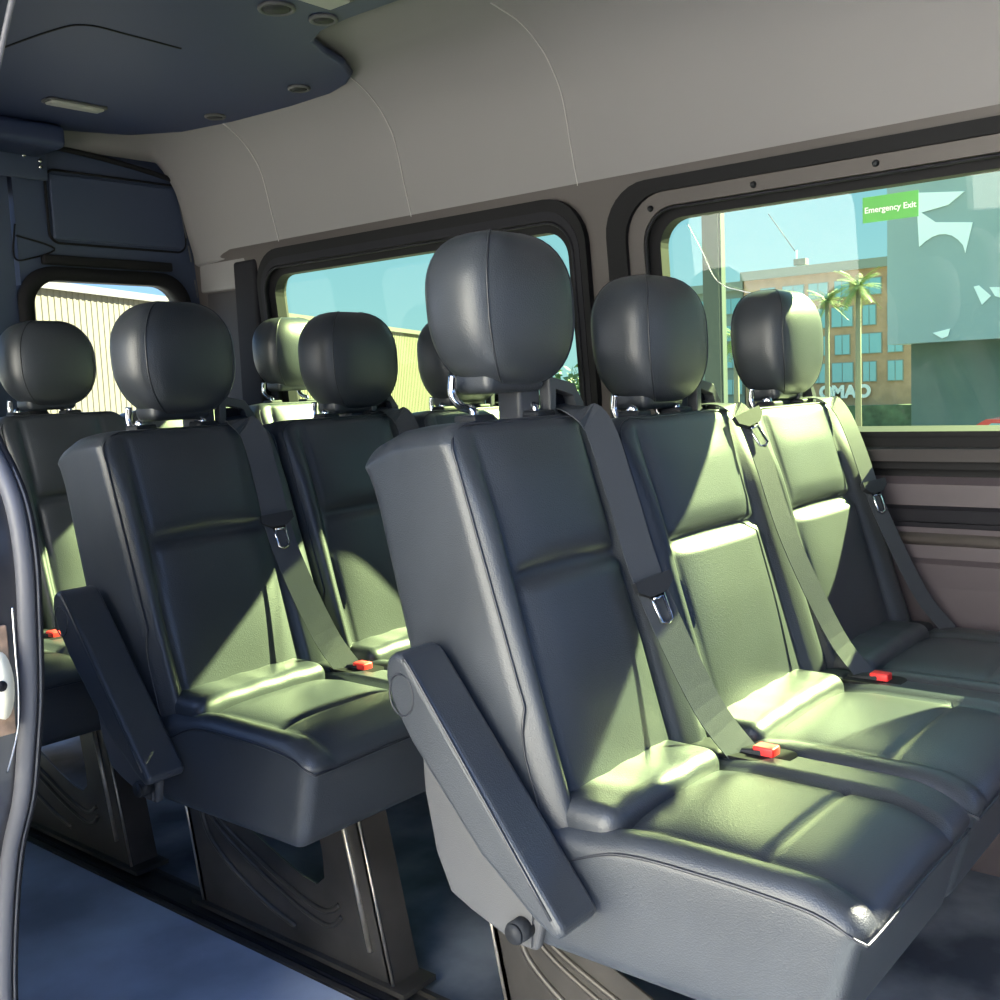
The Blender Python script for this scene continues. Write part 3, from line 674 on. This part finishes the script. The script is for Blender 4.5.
def palm(x, y, h, s, label):
    t = tag(empty('palm_tree', (x, y, -7.5)), label, 'palm tree', 'palms outside the side window')
    me('trunk', *tube([(0,0,0),(.05*s,.1*s,h*.5),(0,0,h)], .30*s, 10, taper=.2*s), TRUNK, t)
    V, F = [], []
    for i in range(46):
        az = random.random()*6.283; el = random.uniform(-.9, 1.25); L = random.uniform(1.5, 2.2)*s
        d = Vector((math.cos(az), math.sin(az), 0)); pts = []
        for k in range(6):
            u = k/5; pts.append(Vector((0,0,h)) + d*L*u*math.cos(el*(1-u*.6)) + Vector((0,0,L*u*math.sin(el) - .55*s*u*u)))
        side = d.cross(Vector((0,0,1)))
        for k in range(5):
            for sd in (-1, 1):
                for q in range(3):
                    b0 = pts[k].lerp(pts[k+1], q/3); b1 = pts[k].lerp(pts[k+1], (q+.6)/3)
                    tip = b1 + side*sd*(.42*s*(1-abs(k/5-.45)*.9)) + Vector((0,0,-.14*s)) + d*.15*s
                    n = len(V); V += [b0, b1, tip]; F.append((n, n+1, n+2))
    me('fronds', V, F, PALM, t, smooth=False)
palm(60, 23.1, 13.3, .72, 'tall palm in front of the brick hotel, next to the pale slab wall')
palm(64, 26.6, 12.9, .62, 'palm just behind the window-side headrest')
palm(60, 30.7, 11.0, .75, 'palm seen between the pole and the window-side headrest')
def bush(name, loc, R3, n, label, cat_, m=LEAF, seed=1, ls=.5):
    rnd = random.Random(seed); t = tag(empty(name, loc), label, cat_); V, F = [], []
    for i in range(n):
        a = rnd.random()*6.283; z = rnd.uniform(-1, 1); q = math.sqrt(1-z*z); r_ = rnd.uniform(.55, 1)**.6*(1+.2*math.sin(3*a+4*z))
        p = Vector((math.cos(a)*q*R3[0], math.sin(a)*q*R3[1], z*R3[2]))*r_ + Vector((0,0,R3[2]+.8))
        u = Vector((rnd.gauss(0,1), rnd.gauss(0,1), rnd.gauss(0,1))).normalized()*ls; v = u.orthogonal().normalized()*ls*.6
        k = len(V); V += [p-u, p-v, p+u, p+v]; F.append((k, k+1, k+2, k+3))
    me('foliage', V, F, m, t, smooth=False); me('trunk', *tube([(0,0,0),(0,0,R3[2]+.9)], .18, 8), TRUNK, t); return t
bush('leafy_tree', (30, 21.2, -3.0), (1.6, 2.4, 1.8), 2600, 'sunlit green tree seen between the nearest headrest and the pillar', 'tree', ls=.16)
hd_ = tag(me('hedge', *box(142, 144, 40, 92, -7.5, -3.6), HEDGE, smooth=False), 'dark green hedge along the foot of the brick hotel', 'hedge')
# parked red car
def car(x, y):
    t = tag(empty('car', (x, y, -1.22)), 'red car parked outside, just below the window edge', 'car')
    side = [(-2.1,.35),(-2.15,.75),(-1.9,.95),(-1.2,1.02),(-.6,1.42),(.9,1.46),(1.6,1.05),(2.1,.98),(2.2,.6),(2.15,.32)]
    me('body', *prism(side, -.85, .85, 'X'), CARR, t, smooth=False)
    me('side_glass', *prism([(-.95,1.04),(-.52,1.36),(.82,1.40),(1.35,1.06)], -.86, .86, 'X'), PANE, t, smooth=False)
    for yy in (-1.35, 1.35):
        for xx in (-.80, .80):
            me('wheel', *tube([(xx-.1,yy,.32),(xx+.1,yy,.32)], .32, 20), RUB, t, smooth=False)
car(18, 3.76)
